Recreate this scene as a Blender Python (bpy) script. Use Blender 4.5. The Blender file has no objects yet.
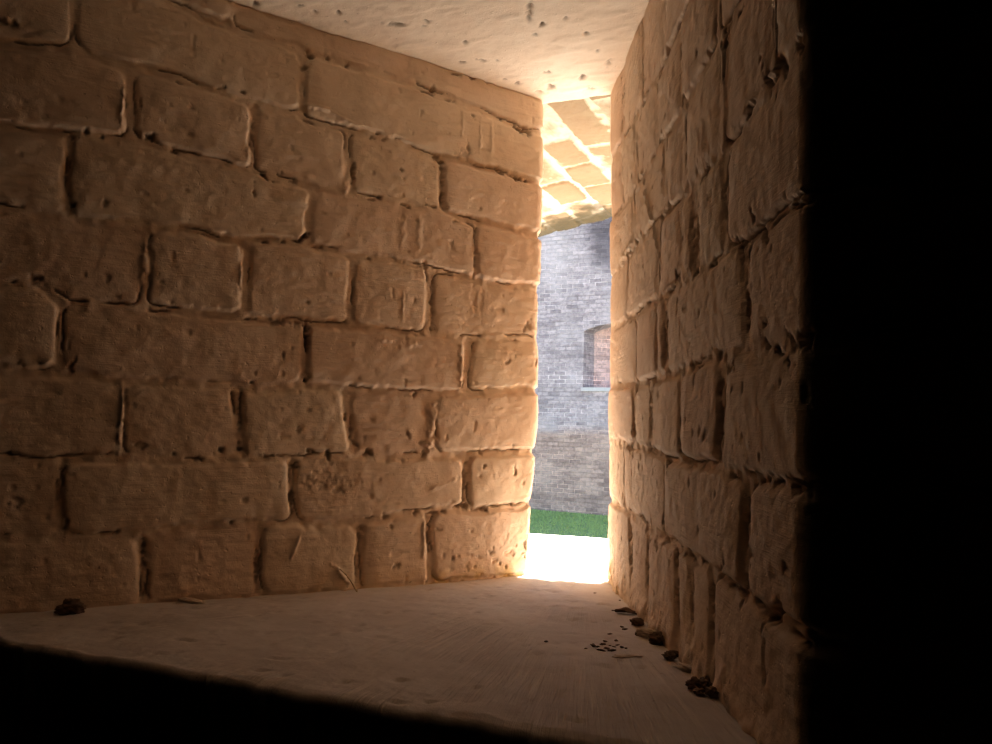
import bpy, bmesh, math, random
import numpy as np
from mathutils import Vector, Matrix
from mathutils.geometry import tessellate_polygon
random.seed(7)
sc = bpy.context.scene
col = sc.collection
rad = math.radians

# ------------------------------------------------------------------ camera
FPX = 745.0
PITCH, ROLL = rad(3.3), rad(1.4)
Fw = Vector((0, math.cos(PITCH), math.sin(PITCH)))
r0 = Vector((1, 0, 0)); u0 = Vector((0, -math.sin(PITCH), math.cos(PITCH)))
Rt = r0 * math.cos(ROLL) + u0 * math.sin(ROLL)
Up = u0 * math.cos(ROLL) - r0 * math.sin(ROLL)
cd = bpy.data.cameras.new('camera'); cam = bpy.data.objects.new('camera', cd); col.objects.link(cam)
M = Matrix.Identity(4)
for i in range(3):
    M[i][0] = Rt[i]; M[i][1] = Up[i]; M[i][2] = -Fw[i]
cam.matrix_world = M
cd.sensor_width = 36.0; cd.lens = 36.0 * FPX / 992.0
cd.clip_start = 0.01; cd.clip_end = 200
sc.camera = cam


def ray(x, y):
    return Fw + Rt * ((x - 496) / FPX) - Up * ((y - 372) / FPX)


def hit(x, y, p, n):
    d = ray(x, y)
    return d * (Vector(p).dot(Vector(n)) / d.dot(Vector(n)))


# ------------------------------------------------------------------ plan of the loophole (metres, eye at the origin)
AX = rad(26)
A2 = np.array([math.sin(AX), math.cos(AX)])        # outward along the loophole
S2 = np.array([math.cos(AX), -math.sin(AX)])       # across the loophole
LD = np.array([math.sin(rad(58.9)), math.cos(rad(58.9))])
LT = np.array([0.0625, 1.0725])                    # throat, left corner
RD = np.array([math.sin(rad(0.15)), math.cos(rad(0.15))])
RT = np.array([0.1585, 1.044])                     # throat, right corner
FD = np.array([math.cos(rad(24)), -math.sin(rad(24))])   # along the inner face of the wall
FR = np.array([0.1575, 0.383])                     # inner corner, right
MID = (LT + RT) / 2
A0 = float(MID @ A2); T0 = float(MID @ S2)
LOUT = 0.60                                        # depth of the outer splay


def meet(p, d, q, e):
    m = np.array([[d[0], -e[0]], [d[1], -e[1]]])
    k = np.linalg.solve(m, q - p)
    return p + d * k[0]


FL = meet(LT, -LD, FR, -FD)                        # inner corner, left


def floor_z(P):
    return -0.2265 - 0.059 * (P @ A2 - A0) + 0.034 * (P @ S2 - T0)


def ceil_z(P):
    return 0.464 - 0.008 * (P @ A2 - A0) - 0.030 * (P @ S2 - T0)


def plane_hit(x, y, zf):
    d = ray(x, y)
    d2 = np.array([d.x, d.y])
    c = zf(np.zeros(2)); g = zf(d2) - c
    k = c / (d.z - g)
    return np.array([d.x * k, d.y * k, d.z * k])


# ------------------------------------------------------------------ noise
def _h(ix, iy, seed):
    h = (ix.astype(np.int64) * 374761393 + iy.astype(np.int64) * 668265263 + seed * 1442695041) & 0xFFFFFFFF
    h = ((h ^ (h >> 13)) * 1274126177) & 0xFFFFFFFF
    h = h ^ (h >> 16)
    return (h & 0xFFFFFF) / float(0xFFFFFF) * 2 - 1


def vn(x, y, seed=0):
    ix = np.floor(x); iy = np.floor(y); fx = x - ix; fy = y - iy
    fx = fx * fx * fx * (fx * (fx * 6 - 15) + 10); fy = fy * fy * fy * (fy * (fy * 6 - 15) + 10)
    a = _h(ix, iy, seed); b = _h(ix + 1, iy, seed); c = _h(ix, iy + 1, seed); d = _h(ix + 1, iy + 1, seed)
    return (a + (b - a) * fx) * (1 - fy) + (c + (d - c) * fx) * fy


def fbm(x, y, seed=0, n=3):
    s = 0; a = 1.0; t = 0
    for k in range(n):
        s = s + a * vn(x * 2 ** k + 17.3 * k, y * 2 ** k - 9.1 * k, seed + k); t += a; a *= 0.5
    return s / t


def sstep(a, b, x):
    t = np.clip((x - a) / (b - a), 0, 1)
    return t * t * (3 - 2 * t)


# ------------------------------------------------------------------ mesh helpers
def link(name, me, mat, parent=None):
    o = bpy.data.objects.new(name, me); col.objects.link(o)
    if mat: me.materials.append(mat)
    if parent: o.parent = parent
    return o


def tag(o, label=None, cat=None, group=None, kind=None):
    if label: o['label'] = label
    if cat: o['category'] = cat
    if group: o['group'] = group
    if kind: o['kind'] = kind
    return o


def grid_mesh(name, P, UV, mark=None, flip=False):
    """P: (ni, nj, 3) positions, UV: (ni, nj, 2) in metres, mark: (ni, nj, 3)"""
    ni, nj = P.shape[:2]
    me = bpy.data.meshes.new(name)
    n = ni * nj
    idx = np.arange(n).reshape(ni, nj)
    q = np.stack([idx[:-1, :-1], idx[1:, :-1], idx[1:, 1:], idx[:-1, 1:]], -1).reshape(-1, 4)
    if flip: q = q[:, ::-1]
    nf = len(q)
    me.vertices.add(n); me.loops.add(nf * 4); me.polygons.add(nf)
    me.vertices.foreach_set('co', P.reshape(-1).astype(np.float32))
    me.loops.foreach_set('vertex_index', q.reshape(-1).astype(np.int32))
    me.polygons.foreach_set('loop_start', np.arange(0, nf * 4, 4, dtype=np.int32))
    me.polygons.foreach_set('use_smooth', np.ones(nf, dtype=bool))
    uvl = me.uv_layers.new(name='surf')
    uvl.data.foreach_set('uv', UV.reshape(-1, 2)[q.reshape(-1)].reshape(-1).astype(np.float32))
    if mark is not None:
        at = me.attributes.new('mark', 'FLOAT_VECTOR', 'POINT')
        at.data.foreach_set('vector', mark.reshape(-1).astype(np.float32))
    me.update(); me.validate()
    return me


def prism(name, pts, z0, z1, mat):
    """vertical prism over a plan polygon"""
    bm = bmesh.new()
    lo = [bm.verts.new((p[0], p[1], z0)) for p in pts]
    hi = [bm.verts.new((p[0], p[1], z1)) for p in pts]
    bm.faces.new(lo[::-1]); bm.faces.new(hi)
    n = len(pts)
    for i in range(n):
        bm.faces.new((lo[i], lo[(i + 1) % n], hi[(i + 1) % n], hi[i]))
    bmesh.ops.recalc_face_normals(bm, faces=bm.faces)
    me = bpy.data.meshes.new(name); bm.to_mesh(me); bm.free()
    return link(name, me, mat)


# ------------------------------------------------------------------ materials
def mat_new(name):
    m = bpy.data.materials.new(name); m.use_nodes = True
    nt = m.node_tree; nt.nodes.clear()
    out = nt.nodes.new('ShaderNodeOutputMaterial'); b = nt.nodes.new('ShaderNodeBsdfPrincipled')
    nt.links.new(b.outputs[0], out.inputs[0])
    b.inputs['Specular IOR Level'].default_value = 0.25
    return m, nt, b


class NB:
    def __init__(s, nt): s.nt = nt
    def n(s, t, **k):
        o = s.nt.nodes.new(t)
        for a, v in k.items(): setattr(o, a, v)
        return o
    def l(s, a, b): s.nt.links.new(a, b)
    def val(s, sock, v):
        if hasattr(v, 'is_output') or hasattr(v, 'links'): s.l(v, sock)
        else: sock.default_value = v
    def math(s, op, a, b=0.0, clamp=False):
        o = s.n('ShaderNodeMath', operation=op, use_clamp=clamp)
        s.val(o.inputs[0], a); s.val(o.inputs[1], b); return o.outputs[0]
    def mix(s, f, a, b, mode='MIX'):
        o = s.n('ShaderNodeMix', data_type='RGBA', blend_type=mode)
        s.val(o.inputs[0], f); s.val(o.inputs[6], a); s.val(o.inputs[7], b); return o.outputs[2]
    def scale(s, v, sx, sy, sz=1, loc=(0, 0, 0)):
        o = s.n('ShaderNodeMapping'); s.l(v, o.inputs[0])
        o.inputs['Scale'].default_value = (sx, sy, sz); o.inputs['Location'].default_value = loc
        return o.outputs[0]
    def noise(s, v, scale, detail=3, rough=0.55, dist=0):
        o = s.n('ShaderNodeTexNoise'); s.l(v, o.inputs['Vector'])
        o.inputs['Scale'].default_value = scale; o.inputs['Detail'].default_value = detail
        o.inputs['Roughness'].default_value = rough; o.inputs['Distortion'].default_value = dist
        return o.outputs[0]
    def ramp(s, f, lo, hi, a=0.0, b=1.0):
        o = s.n('ShaderNodeMapRange'); s.val(o.inputs[0], f)
        o.inputs[1].default_value = lo; o.inputs[2].default_value = hi
        o.inputs[3].default_value = a; o.inputs[4].default_value = b
        return o.outputs[0]
    def uv(s):
        return s.n('ShaderNodeUVMap', uv_map='surf').outputs[0]
    def mark(s):
        a = s.n('ShaderNodeAttribute', attribute_name='mark')
        x = s.n('ShaderNodeSeparateXYZ'); s.l(a.outputs['Vector'], x.inputs[0]); return x.outputs
    def bump(s, b, h, dist, strength=1.0, prev=None):
        o = s.n('ShaderNodeBump'); o.inputs['Distance'].default_value = dist; o.inputs['Strength'].default_value = strength
        s.l(h, o.inputs['Height'])
        if prev: s.l(prev, o.inputs['Normal'])
        if b: s.l(o.outputs[0], b.inputs['Normal'])
        return o.outputs[0]


def c4(r, g, b): return (r, g, b, 1)


def limewash(name, light, warm, pink, brush=1.0, speck=0.6, algae=(0.64, 0.43, 0.14)):
    m, nt, b = mat_new(name); N = NB(nt)
    uv = N.uv(); mk = N.mark()
    base = N.mix(N.ramp(N.noise(uv, 9, 4), 0.35, 0.68), c4(*warm), c4(*light))
    base = N.mix(N.math('MULTIPLY', mk[0], 0.55), base, c4(*pink))
    base = N.mix(N.math('MULTIPLY', mk[0], -1.0), base, c4(0.46, 0.42, 0.35))
    patch = N.ramp(N.noise(uv, 33, 5, 0.65), 0.50, 0.72)
    base = N.mix(N.math('MULTIPLY', patch, 0.30), base, c4(*light))
    fine = N.noise(uv, 420, 4, 0.7)
    base = N.mix(0.18, base, N.mix(fine, c4(0.2, 0.12, 0.06), c4(1, 0.9, 0.75)), 'OVERLAY')
    sp = N.math('MULTIPLY', N.ramp(N.noise(uv, 210, 2, 0.5), 0.70, 0.76), N.ramp(N.noise(uv, 14, 2), 0.48, 0.62))
    base = N.mix(N.math('MULTIPLY', sp, speck), base, c4(0.10, 0.055, 0.03))
    base = N.mix(mk[1], base, c4(0.045, 0.028, 0.016))      # soil and old web in the gaps, plus shade painted along brick edges
    base = N.mix(mk[2], base, c4(*algae))         # yellow algae stain
    N.l(base, b.inputs['Base Color']); b.inputs['Roughness'].default_value = 0.92
    br = N.noise(N.scale(uv, 22, 330, 1), 1.0, 4, 0.65, 0.4)
    brm = N.ramp(N.noise(uv, 11, 2), 0.42, 0.62)
    h1 = N.math('MULTIPLY', N.math('MULTIPLY', br, brm), brush * 0.7)
    pk = N.ramp(N.noise(uv, 160, 3, 0.6), 0.62, 0.78, 0, -1)
    h2 = N.math('ADD', N.math('MULTIPLY', N.noise(uv, 70, 5, 0.6), 0.9), N.math('MULTIPLY', pk, 0.55))
    h = N.math('ADD', N.math('ADD', h1, h2), N.math('MULTIPLY', N.noise(uv, 500, 3, 0.6), 0.22))
    N.bump(b, h, 0.0012)
    return m


M_wash = limewash('limewashed brick', (0.765, 0.63, 0.49), (0.705, 0.555, 0.415), (0.715, 0.525, 0.41))
M_plaster = limewash('ceiling plaster', (0.76, 0.66, 0.545), (0.72, 0.60, 0.48), (0.71, 0.56, 0.45), brush=0.0)
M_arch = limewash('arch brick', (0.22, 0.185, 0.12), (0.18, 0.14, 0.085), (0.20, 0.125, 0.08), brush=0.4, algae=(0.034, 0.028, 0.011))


def cement():
    m, nt, b = mat_new('trowelled cement'); N = NB(nt)
    uv = N.uv()
    x = N.n('ShaderNodeSeparateXYZ'); N.l(uv, x.inputs[0])
    ang = N.math('ARCTAN2', x.outputs[0], N.math('ADD', N.math('MULTIPLY', x.outputs[1], -1.0), 0.06))
    r2 = N.math('ADD', N.math('MULTIPLY', x.outputs[0], x.outputs[0]), N.math('MULTIPLY', x.outputs[1], x.outputs[1]))
    rr = N.math('SQRT', r2)
    cb = N.n('ShaderNodeCombineXYZ'); N.val(cb.inputs[0], N.math('MULTIPLY', ang, 110.0)); N.val(cb.inputs[1], N.math('MULTIPLY', rr, 7.0))
    st = N.noise(cb.outputs[0], 1.0, 4, 0.7, 0.25)
    stm = N.math('MULTIPLY', N.ramp(N.noise(uv, 5, 2), 0.40, 0.60), N.ramp(rr, 0.20, 0.38))
    base = N.mix(N.ramp(N.noise(uv, 7, 4, 0.6), 0.3, 0.7), c4(0.45, 0.375, 0.305), c4(0.58, 0.505, 0.42))
    base = N.mix(N.math('MULTIPLY', N.ramp(N.noise(uv, 40, 5, 0.7), 0.5, 0.75), 0.35), base, c4(0.35, 0.24, 0.16))
    base = N.mix(N.math('MULTIPLY', N.ramp(st, 0.52, 0.68), N.math('MULTIPLY', stm, 0.55)), base, c4(0.74, 0.64, 0.52))
    mk = N.mark(); base = N.mix(mk[0], base, c4(0.80, 0.76, 0.70))  # slab paler beyond the throat, sunlit brightness put into its colour
    sp = N.ramp(N.noise(uv, 260, 2, 0.5), 0.72, 0.77)
    base = N.mix(N.math('MULTIPLY', sp, 0.6), base, c4(0.08, 0.05, 0.03))
    N.l(base, b.inputs['Base Color']); b.inputs['Roughness'].default_value = 0.8
    h = N.math('ADD', N.math('MULTIPLY', N.math('MULTIPLY', st, stm), 1.8), N.math('MULTIPLY', N.noise(uv, 90, 5, 0.65), 0.55))
    N.bump(b, h, 0.0016)
    return m


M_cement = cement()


def courtyard_brick(name, tint=(1, 1, 1)):
    m, nt, b = mat_new(name); N = NB(nt)
    uv = N.uv()
    wob = N.n('ShaderNodeVectorMath', operation='ADD')
    nz = N.n('ShaderNodeTexNoise'); N.l(uv, nz.inputs['Vector']); nz.inputs['Scale'].default_value = 5
    sub = N.n('ShaderNodeVectorMath', operation='SCALE'); N.l(nz.outputs[1], sub.inputs[0]); sub.inputs['Scale'].default_value = 0.012
    N.l(uv, wob.inputs[0]); N.l(sub.outputs[0], wob.inputs[1])
    bt = N.n('ShaderNodeTexBrick', offset=0.5, squash=1.0)
    N.l(wob.outputs[0], bt.inputs['Vector'])
    bt.inputs['Scale'].default_value = 1.0; bt.inputs['Brick Width'].default_value = 0.235; bt.inputs['Row Height'].default_value = 0.082
    bt.inputs['Mortar Size'].default_value = 0.0095; bt.inputs['Mortar Smooth'].default_value = 0.35; bt.inputs['Bias'].default_value = 0.0
    t = tint
    bt.inputs['Color1'].default_value = c4(0.325 * t[0], 0.285 * t[1], 0.295 * t[2])
    bt.inputs['Color2'].default_value = c4(0.60 * t[0], 0.52 * t[1], 0.53 * t[2])
    bt.inputs['Mortar'].default_value = c4(0.52 * t[0], 0.48 * t[1], 0.44 * t[2])
    mort = N.mix(N.ramp(N.noise(N.scale(uv, 0.5, 2.3), 1.0, 4, 0.6), 0.42, 0.62), c4(0.40 * t[0], 0.35 * t[1], 0.345 * t[2]), c4(0.92 * t[0], 0.82 * t[1], 0.83 * t[2]))
    N.l(mort, bt.inputs['Mortar'])
    base = bt.outputs[0]
    base = N.mix(N.math('MULTIPLY', N.ramp(N.noise(uv, 14, 5, 0.7), 0.42, 0.70), 0.7), base, c4(0.15 * t[0], 0.125 * t[1], 0.14 * t[2]))
    base = N.mix(N.math('MULTIPLY', N.ramp(N.noise(uv, 2.2, 5, 0.65), 0.45, 0.70), 0.45), base, c4(0.74 * t[0], 0.67 * t[1], 0.68 * t[2]))
    mk = N.mark()
    base = N.mix(mk[0], base, N.mix(1.0, base, c4(0.38, 0.38, 0.40), 'MULTIPLY'))       # darker patch, upper right
    base = N.mix(mk[1], base, c4(0.85, 0.79, 0.78))                                     # lime bloom
    base = N.mix(mk[2], base, N.mix(1.0, base, c4(1.08, 0.90, 0.74), 'MULTIPLY'))       # browner repair brick
    N.l(base, b.inputs['Base Color']); b.inputs['Roughness'].default_value = 0.95
    N.bump(b, N.math('ADD', N.math('MULTIPLY', bt.outputs[1], -1.0), N.math('MULTIPLY', N.noise(uv, 30, 4, 0.6), 0.6)), 0.012)
    return m


M_court = courtyard_brick('weathered grey courtyard brick')
M_infill = courtyard_brick('pinkish loophole brick', (1.45, 1.22, 1.1))


def plain(name, c, rough=0.9, nscale=60, var=0.35, bump=0.001):
    m, nt, b = mat_new(name); N = NB(nt)
    tc = N.n('ShaderNodeTexCoord').outputs['Object']
    nz = N.noise(tc, nscale, 4, 0.6)
    base = N.mix(N.math('MULTIPLY', nz, var), c4(*c), c4(c[0] * 0.4, c[1] * 0.4, c[2] * 0.4))
    N.l(base, b.inputs['Base Color']); b.inputs['Roughness'].default_value = rough
    N.bump(b, nz, bump)
    return m


M_dark = plain('dark casemate brick', (0.05, 0.04, 0.033), nscale=18)  # unlit room's darkness put into the colour, cutting bounced light
M_outer = plain('outer face brick', (0.42, 0.36, 0.30), nscale=12)
M_clod = plain('dark soil', (0.17, 0.105, 0.065), nscale=300, bump=0.0006)
M_leaf = plain('dry leaf', (0.15, 0.08, 0.045), nscale=200, bump=0.0004)
M_flake = plain('fallen plaster', (0.66, 0.54, 0.41), nscale=200, bump=0.0006)
M_straw = plain('dry straw', (0.72, 0.55, 0.33), nscale=300, bump=0.0002)
M_turf = plain('lawn soil', (0.30, 0.42, 0.16), nscale=6, bump=0.02)
M_bounce_ground = plain('added bounce ground', (0.42, 0.38, 0.34), nscale=40, bump=0.01)  # invented neutral surface, keeps green bounce off the far wall
M_blade = plain('grass blades', (0.40, 0.56, 0.20), nscale=3, var=0.35, bump=0.0)
M_web = plain('cobweb', (0.55, 0.48, 0.40), nscale=300, bump=0.0)


# ------------------------------------------------------------------ swept masonry sheets
def swept(corners, s_at, r, side, s):
    """plan path through corners (s measured along it, corner values s_at), corners rounded by a moving average"""
    c = np.array(corners); sa = np.array(s_at)
    K = 9
    off = np.linspace(-r, r, K)
    P = 0
    for o in off:
        q = s + o
        P = P + np.stack([np.interp(q, sa, c[:, 0]), np.interp(q, sa, c[:, 1])], -1)
    P /= K
    e = 1e-4
    def ev(q):
        t = 0
        for o in off:
            t = t + np.stack([np.interp(q + o, sa, c[:, 0]), np.interp(q + o, sa, c[:, 1])], -1)
        return t / K
    D = ev(s + e) - ev(s - e); D /= np.maximum(np.linalg.norm(D, axis=-1, keepdims=True), 1e-9)
    n = np.stack([D[:, 1], -D[:, 0]], -1) if side > 0 else np.stack([-D[:, 1], D[:, 0]], -1)
    return P, n


def spans(*segs):
    out = []
    for a, b, st in segs:
        out.append(np.arange(a, b, st))
    return np.concatenate(out + [np.array([segs[-1][1]])])


class Bricks:
    """courses of painted brick on a sheet (s along, v up)"""
    def __init__(self, joints, courses, seed, bed=0.009, beddepth=0.0038, pk=0.62, dark=1, rough=1.0, crackd=0.0036, wk=0.6):
        self.joints = joints          # list of (s array, v array) from top to bottom
        self.courses = courses        # one list of perpends per gap: (s_top, s_bot, width, depth)
        self.pk = pk; self.dark = dark; self.rough = rough; self.crackd = crackd; self.wk = wk; self.seed = seed; self.bed = bed; self.beddepth = beddepth

    def height(self, S, V, bevel=0.0046, rc=0.0095, off=0.0018):
        sd = self.seed
        w1 = fbm(S * 38, V * 38, sd, 3); w2 = fbm(S * 38 + 71, V * 38, sd + 5, 3)
        w3 = fbm(S * 150, V * 150, sd + 9, 2); w4 = fbm(S * 150, V * 150 + 33, sd + 11, 2)
        s = S + w1 * 0.0032 + w3 * 0.0012; v = V + w2 * 0.0026 + w4 * 0.0012
        H = np.full(S.shape, -0.006); tint = np.zeros(S.shape); crack = np.zeros(S.shape)
        cm = fbm(S * 26, V * 26, sd + 71, 3)
        rng = np.random.RandomState(sd)
        bd = self.beddepth * (1.0 + 0.75 * fbm(S * 9, V * 9, sd + 21, 2)) + 0.0016 * fbm(S * 70, V * 70, sd + 31, 2)
        vb = [np.interp(s, j[0], j[1]) for j in self.joints]
        for ci, perps in enumerate(self.courses):
            top, bot = vb[ci], vb[ci + 1]
            row = (v <= top) & (v > bot)
            f = np.clip((top - v) / np.maximum(top - bot, 1e-4), 0, 1)
            edges = [(-9, -9, 0, .005)] + list(perps) + [(9, 9, 0, .005)]
            for k in range(len(edges) - 1):
                a, b = edges[k], edges[k + 1]
                sl = a[0] + (a[1] - a[0]) * f; sr = b[0] + (b[1] - b[0]) * f
                msk = row & (s > sl) & (s <= sr)
                ho = rng.uniform(-1, 1) * off; tx = rng.uniform(-1, 1) * 0.02; ty = rng.uniform(-1, 1) * 0.025
                tn = rng.uniform(0, 1); rcc = rc * rng.uniform(0.7, 1.6)
                if not msk.any(): continue
                ss, vv = s[msk], v[msk]
                dl = ss - sl[msk] - self.wk * a[2] / 2; dr = sr[msk] - ss - self.wk * b[2] / 2
                dx = np.minimum(dl, dr)
                wv = self.bed * (0.8 + 0.5 * w1[msk])
                dt = top[msk] - vv - wv / 2; db = vv - bot[msk] - wv / 2
                dy = np.minimum(dt, db)
                qx = np.maximum(rcc - dx, 0); qy = np.maximum(rcc - dy, 0)
                d = np.where((qx > 0) & (qy > 0), rcc - np.hypot(qx, qy), np.minimum(dx, dy))
                pd = self.pk * np.where(dl < dr, a[3], b[3]) * (1 + 0.35 * w2[msk])
                wgt = sstep(-0.004, 0.004, dy - dx)
                depth = bd[msk] * (1 - wgt) + pd * wgt
                Sx = sstep(-0.0012, bevel, d)
                mid = vv - (top[msk] + bot[msk]) / 2
                lvl = ho + ty * mid - 0.0016 * np.exp(-np.maximum(d, 0) / 0.012)
                H[msk] = -depth + (lvl + depth) * Sx
                bias = np.where(wgt < 0.5, np.where(db < dt, 0.08, -0.30), np.where((dl < dr) == (self.dark > 0), 0.14, -0.08))  # cracks favour the brick edges on the shaded side
                crack[msk] = np.exp(-((d + 0.0003) / 0.0011) ** 2) * sstep(0.02, 0.22, cm[msk] + bias - 0.13)
                tint[msk] = tn
        crack *= sstep(0.002, 0.012, np.abs(V - np.interp(S, self.joints[1][0], self.joints[1][1])))
        H -= self.crackd * crack
        self.crack = crack
        H += self.rough * 0.0013 * fbm(S * 26, V * 26, sd + 41, 3) + 0.0005 * fbm(S * 110, V * 160, sd + 43, 2)
        # brush ridges dragged along the bricks
        H += self.rough * 0.00045 * fbm(S * 20, V * 330, sd + 47, 2) * sstep(-0.1, 0.5, fbm(S * 9, V * 9, sd + 49, 2))
        # small pits
        p = vn(S * 95, V * 95, sd + 51)
        H -= 0.0014 * sstep(0.86, 0.97, p)
        return H, tint


def blobs(S, V, H, mark, lst, sd):
    wx = fbm(S * 150, V * 150, sd + 61, 3) * 0.9; wy = fbm(S * 150, V * 150 + 9, sd + 67, 3) * 0.9
    rg = fbm(S * 260, V * 260, sd + 69, 2)
    for (cs, cv, rs, rv, ang, dep, dirt) in lst:
        ca, sa = math.cos(ang), math.sin(ang)
        x = ((S - cs) * ca + (V - cv) * sa) / rs + wx; y = (-(S - cs) * sa + (V - cv) * ca) / rv + wy
        q = np.sqrt(x * x + y * y)
        if dep > 0:
            g = sstep(1.05, 0.3, q + 0.6 * rg); H -= 0.62 * dep * g
        else:
            g = sstep(1.25, 0.35, q); H -= dep * g
        mark[..., 1] = np.maximum(mark[..., 1], 0.8 * dirt * g)


def masonry(name, corners, s_at, side, s, v, bricks, holes, mat, seed, r=0.011, extra=None):
    P2, n2 = swept(corners, s_at, r, side, s)
    S, V = np.meshgrid(s, v, indexing='ij')
    H, tint = bricks.height(S, V)
    mark = np.zeros(S.shape + (3,)); mark[..., 0] = tint; mark[..., 1] = 0.6 * sstep(0.25, 0.9, bricks.crack)  # crack colour: dirt plus painted edge shade
    blobs(S, V, H, mark, holes, seed)
    if extra: extra(S, V, H, mark)
    P = np.zeros(S.shape + (3,))
    P[..., 0] = P2[:, None, 0] + n2[:, None, 0] * H
    P[..., 1] = P2[:, None, 1] + n2[:, None, 1] * H
    P[..., 2] = V
    me = grid_mesh(name, P, np.stack([S, V], -1), mark, flip=side < 0)
    return tag(link(name, me, mat), kind='structure')


# ------------------------------------------------------------------ left wall, joints measured from the photograph
LN = Vector((LD[1], -LD[0], 0)); LP = Vector((LT[0], LT[1], 0))


def Lsv(x, y):
    p = hit(x, y, LP, LN)
    return ((p.x - LT[0]) * LD[0] + (p.y - LT[1]) * LD[1], p.z)


def joint(fn, pts):
    a = np.array([fn(*p) for p in pts]); a = a[a[:, 0].argsort()]
    return a[:, 0], a[:, 1]


LJ = [
    [(0, -75), (240, 2), (273, 17), (351, 36), (408, 52), (449, 68), (481, 77), (521, 92), (541, 101)],
    [(0, -54), (100, -22), (184, 5), (200, 14), (226, 23), (267, 37), (305, 51), (329, 58), (347, 64), (380, 73), (412, 84), (449, 99), (473, 108), (503, 119), (521, 128), (541, 132)],
    [(0, 45), (40, 46), (73, 49), (121, 64), (173, 76), (200, 84), (240, 98), (287, 111), (333, 126), (367, 132), (412, 148), (437, 157), (497, 170), (520, 178), (541, 182)],
    [(0, 127), (60, 131), (77, 133), (101, 136), (149, 141), (171, 150), (228, 164), (257, 172), (293, 181), (319, 189), (355, 194), (380, 198), (416, 206), (437, 207), (449, 213), (473, 220), (501, 226), (538, 235)],
    [(0, 207), (48, 214), (81, 219), (141, 225), (200, 231), (220, 239), (260, 241), (301, 242), (321, 249), (351, 255), (380, 258), (400, 261), (430, 268), (473, 278), (493, 283), (538, 287)],
    [(0, 284), (40, 287), (56, 294), (72, 304), (119, 306), (200, 312), (240, 318), (271, 321), (295, 319), (321, 324), (380, 328), (400, 332), (461, 337), (501, 338), (538, 338)],
    [(0, 370), (46, 372), (91, 377), (125, 381), (200, 383), (224, 385), (261, 390), (291, 388), (305, 383), (321, 387), (380, 390), (416, 393), (461, 394), (501, 391), (537, 390)],
    [(0, 457), (55, 461), (81, 459), (121, 459), (200, 461), (224, 459), (281, 457), (329, 456), (380, 456), (424, 456), (469, 454), (533, 451)],
    [(0, 540), (69, 538), (137, 535), (180, 530), (230, 524), (301, 524), (347, 522), (394, 517), (416, 513), (447, 509), (481, 510), (529, 505)],
    [(0, 620), (150, 607), (271, 598), (361, 592), (450, 582), (528, 577)],
]
# perpends: x at top, x at bottom, joint width in photo pixels, depth mm
LPERP = [
    [(232, 234, 5, 2), (329, 328, 4, 3), (412, 411, 4, 2)],
    [(75, 74, 6, 5), (305, 300, 8, 8)],
    [(131, 131, 16, 5), (255, 252, 8, 9), (348, 350, 10, 7), (443, 443, 6, 9)],
    [(68, 67, 5, 9), (314, 306, 8, 7), (475, 475, 3, 4.5)],
    [(145, 143, 14, 4), (246, 245, 11, 7), (352, 351, 8, 6), (431, 430, 11, 7)],
    [(62, 61, 10, 6), (307, 306, 8, 9), (470, 466, 12, 7)],
    [(122, 121, 8, 5), (238, 242, 11, 9), (345, 354, 12, 7), (431, 432, 15, 4)],
    [(60, 62, 7, 7), (292, 294, 8, 8), (467, 466, 7, 9)],
    [(143, 144, 12, 9), (259, 259, 10, 9), (360, 360, 9, 8), (429, 431, 8, 8)],
]
ljoints = [joint(Lsv, p) for p in LJ]
ljoints = [(ljoints[0][0], ljoints[0][1] + 0.004)] + ljoints[1:]
lj2 = [(np.array([-2., 2.]), np.array([0.62, 0.62]))] + ljoints + [(np.array([-2., 2.]), np.array([-0.42, -0.42]))]


def perp_to_s(fn, joints, k, t, scale_at):
    """joints[k] above, joints[k+1] below (photo polylines)"""
    def yat(poly, x):
        p = sorted(poly); return float(np.interp(x, [q[0] for q in p], [q[1] for q in p]))
    xt, xb, w, d = t
    yt, yb = yat(joints[k], xt), yat(joints[k + 1], xb)
    st = fn(xt, yt)[0]; sb = fn(xb, yb)[0]
    ym = (yt + yb) / 2; xm = (xt + xb) / 2
    ww = abs(fn(xm + w / 2, ym)[0] - fn(xm - w / 2, ym)[0])
    return (st, sb, ww, d / 1000.0)


def fill(perps, lo, hi, unit):
    """carry the bond on past the measured part"""
    p = sorted(perps)
    pre = []; x = p[0][0] - 0.225
    while x > lo: pre.append((x, x, .008, .006)); x -= unit
    post = []; x = max(p[-1][0] + unit, 0.10)
    while x < hi: post.append((x, x, .008, .006)); x += unit
    return pre[::-1] + p + post


lcourses = [[]]
for k, row in enumerate(LPERP):
    ps = [perp_to_s(Lsv, LJ, k, t, 0) for t in row]
    lcourses.append(fill(ps, -1.3, 1.6, 0.225 if k % 2 else 0.115))
lcourses.append([])


def hole(fn, x, y, rx, ry, dep, dirt=0.0, ang=0.0):
    s, v = fn(x, y)
    rs = abs(fn(x + 1, y)[0] - s); rv = abs(fn(x, y + 1)[1] - v)
    return (s, v, rx * rs, ry * rv, -ang, dep / 1000.0, dirt)


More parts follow.
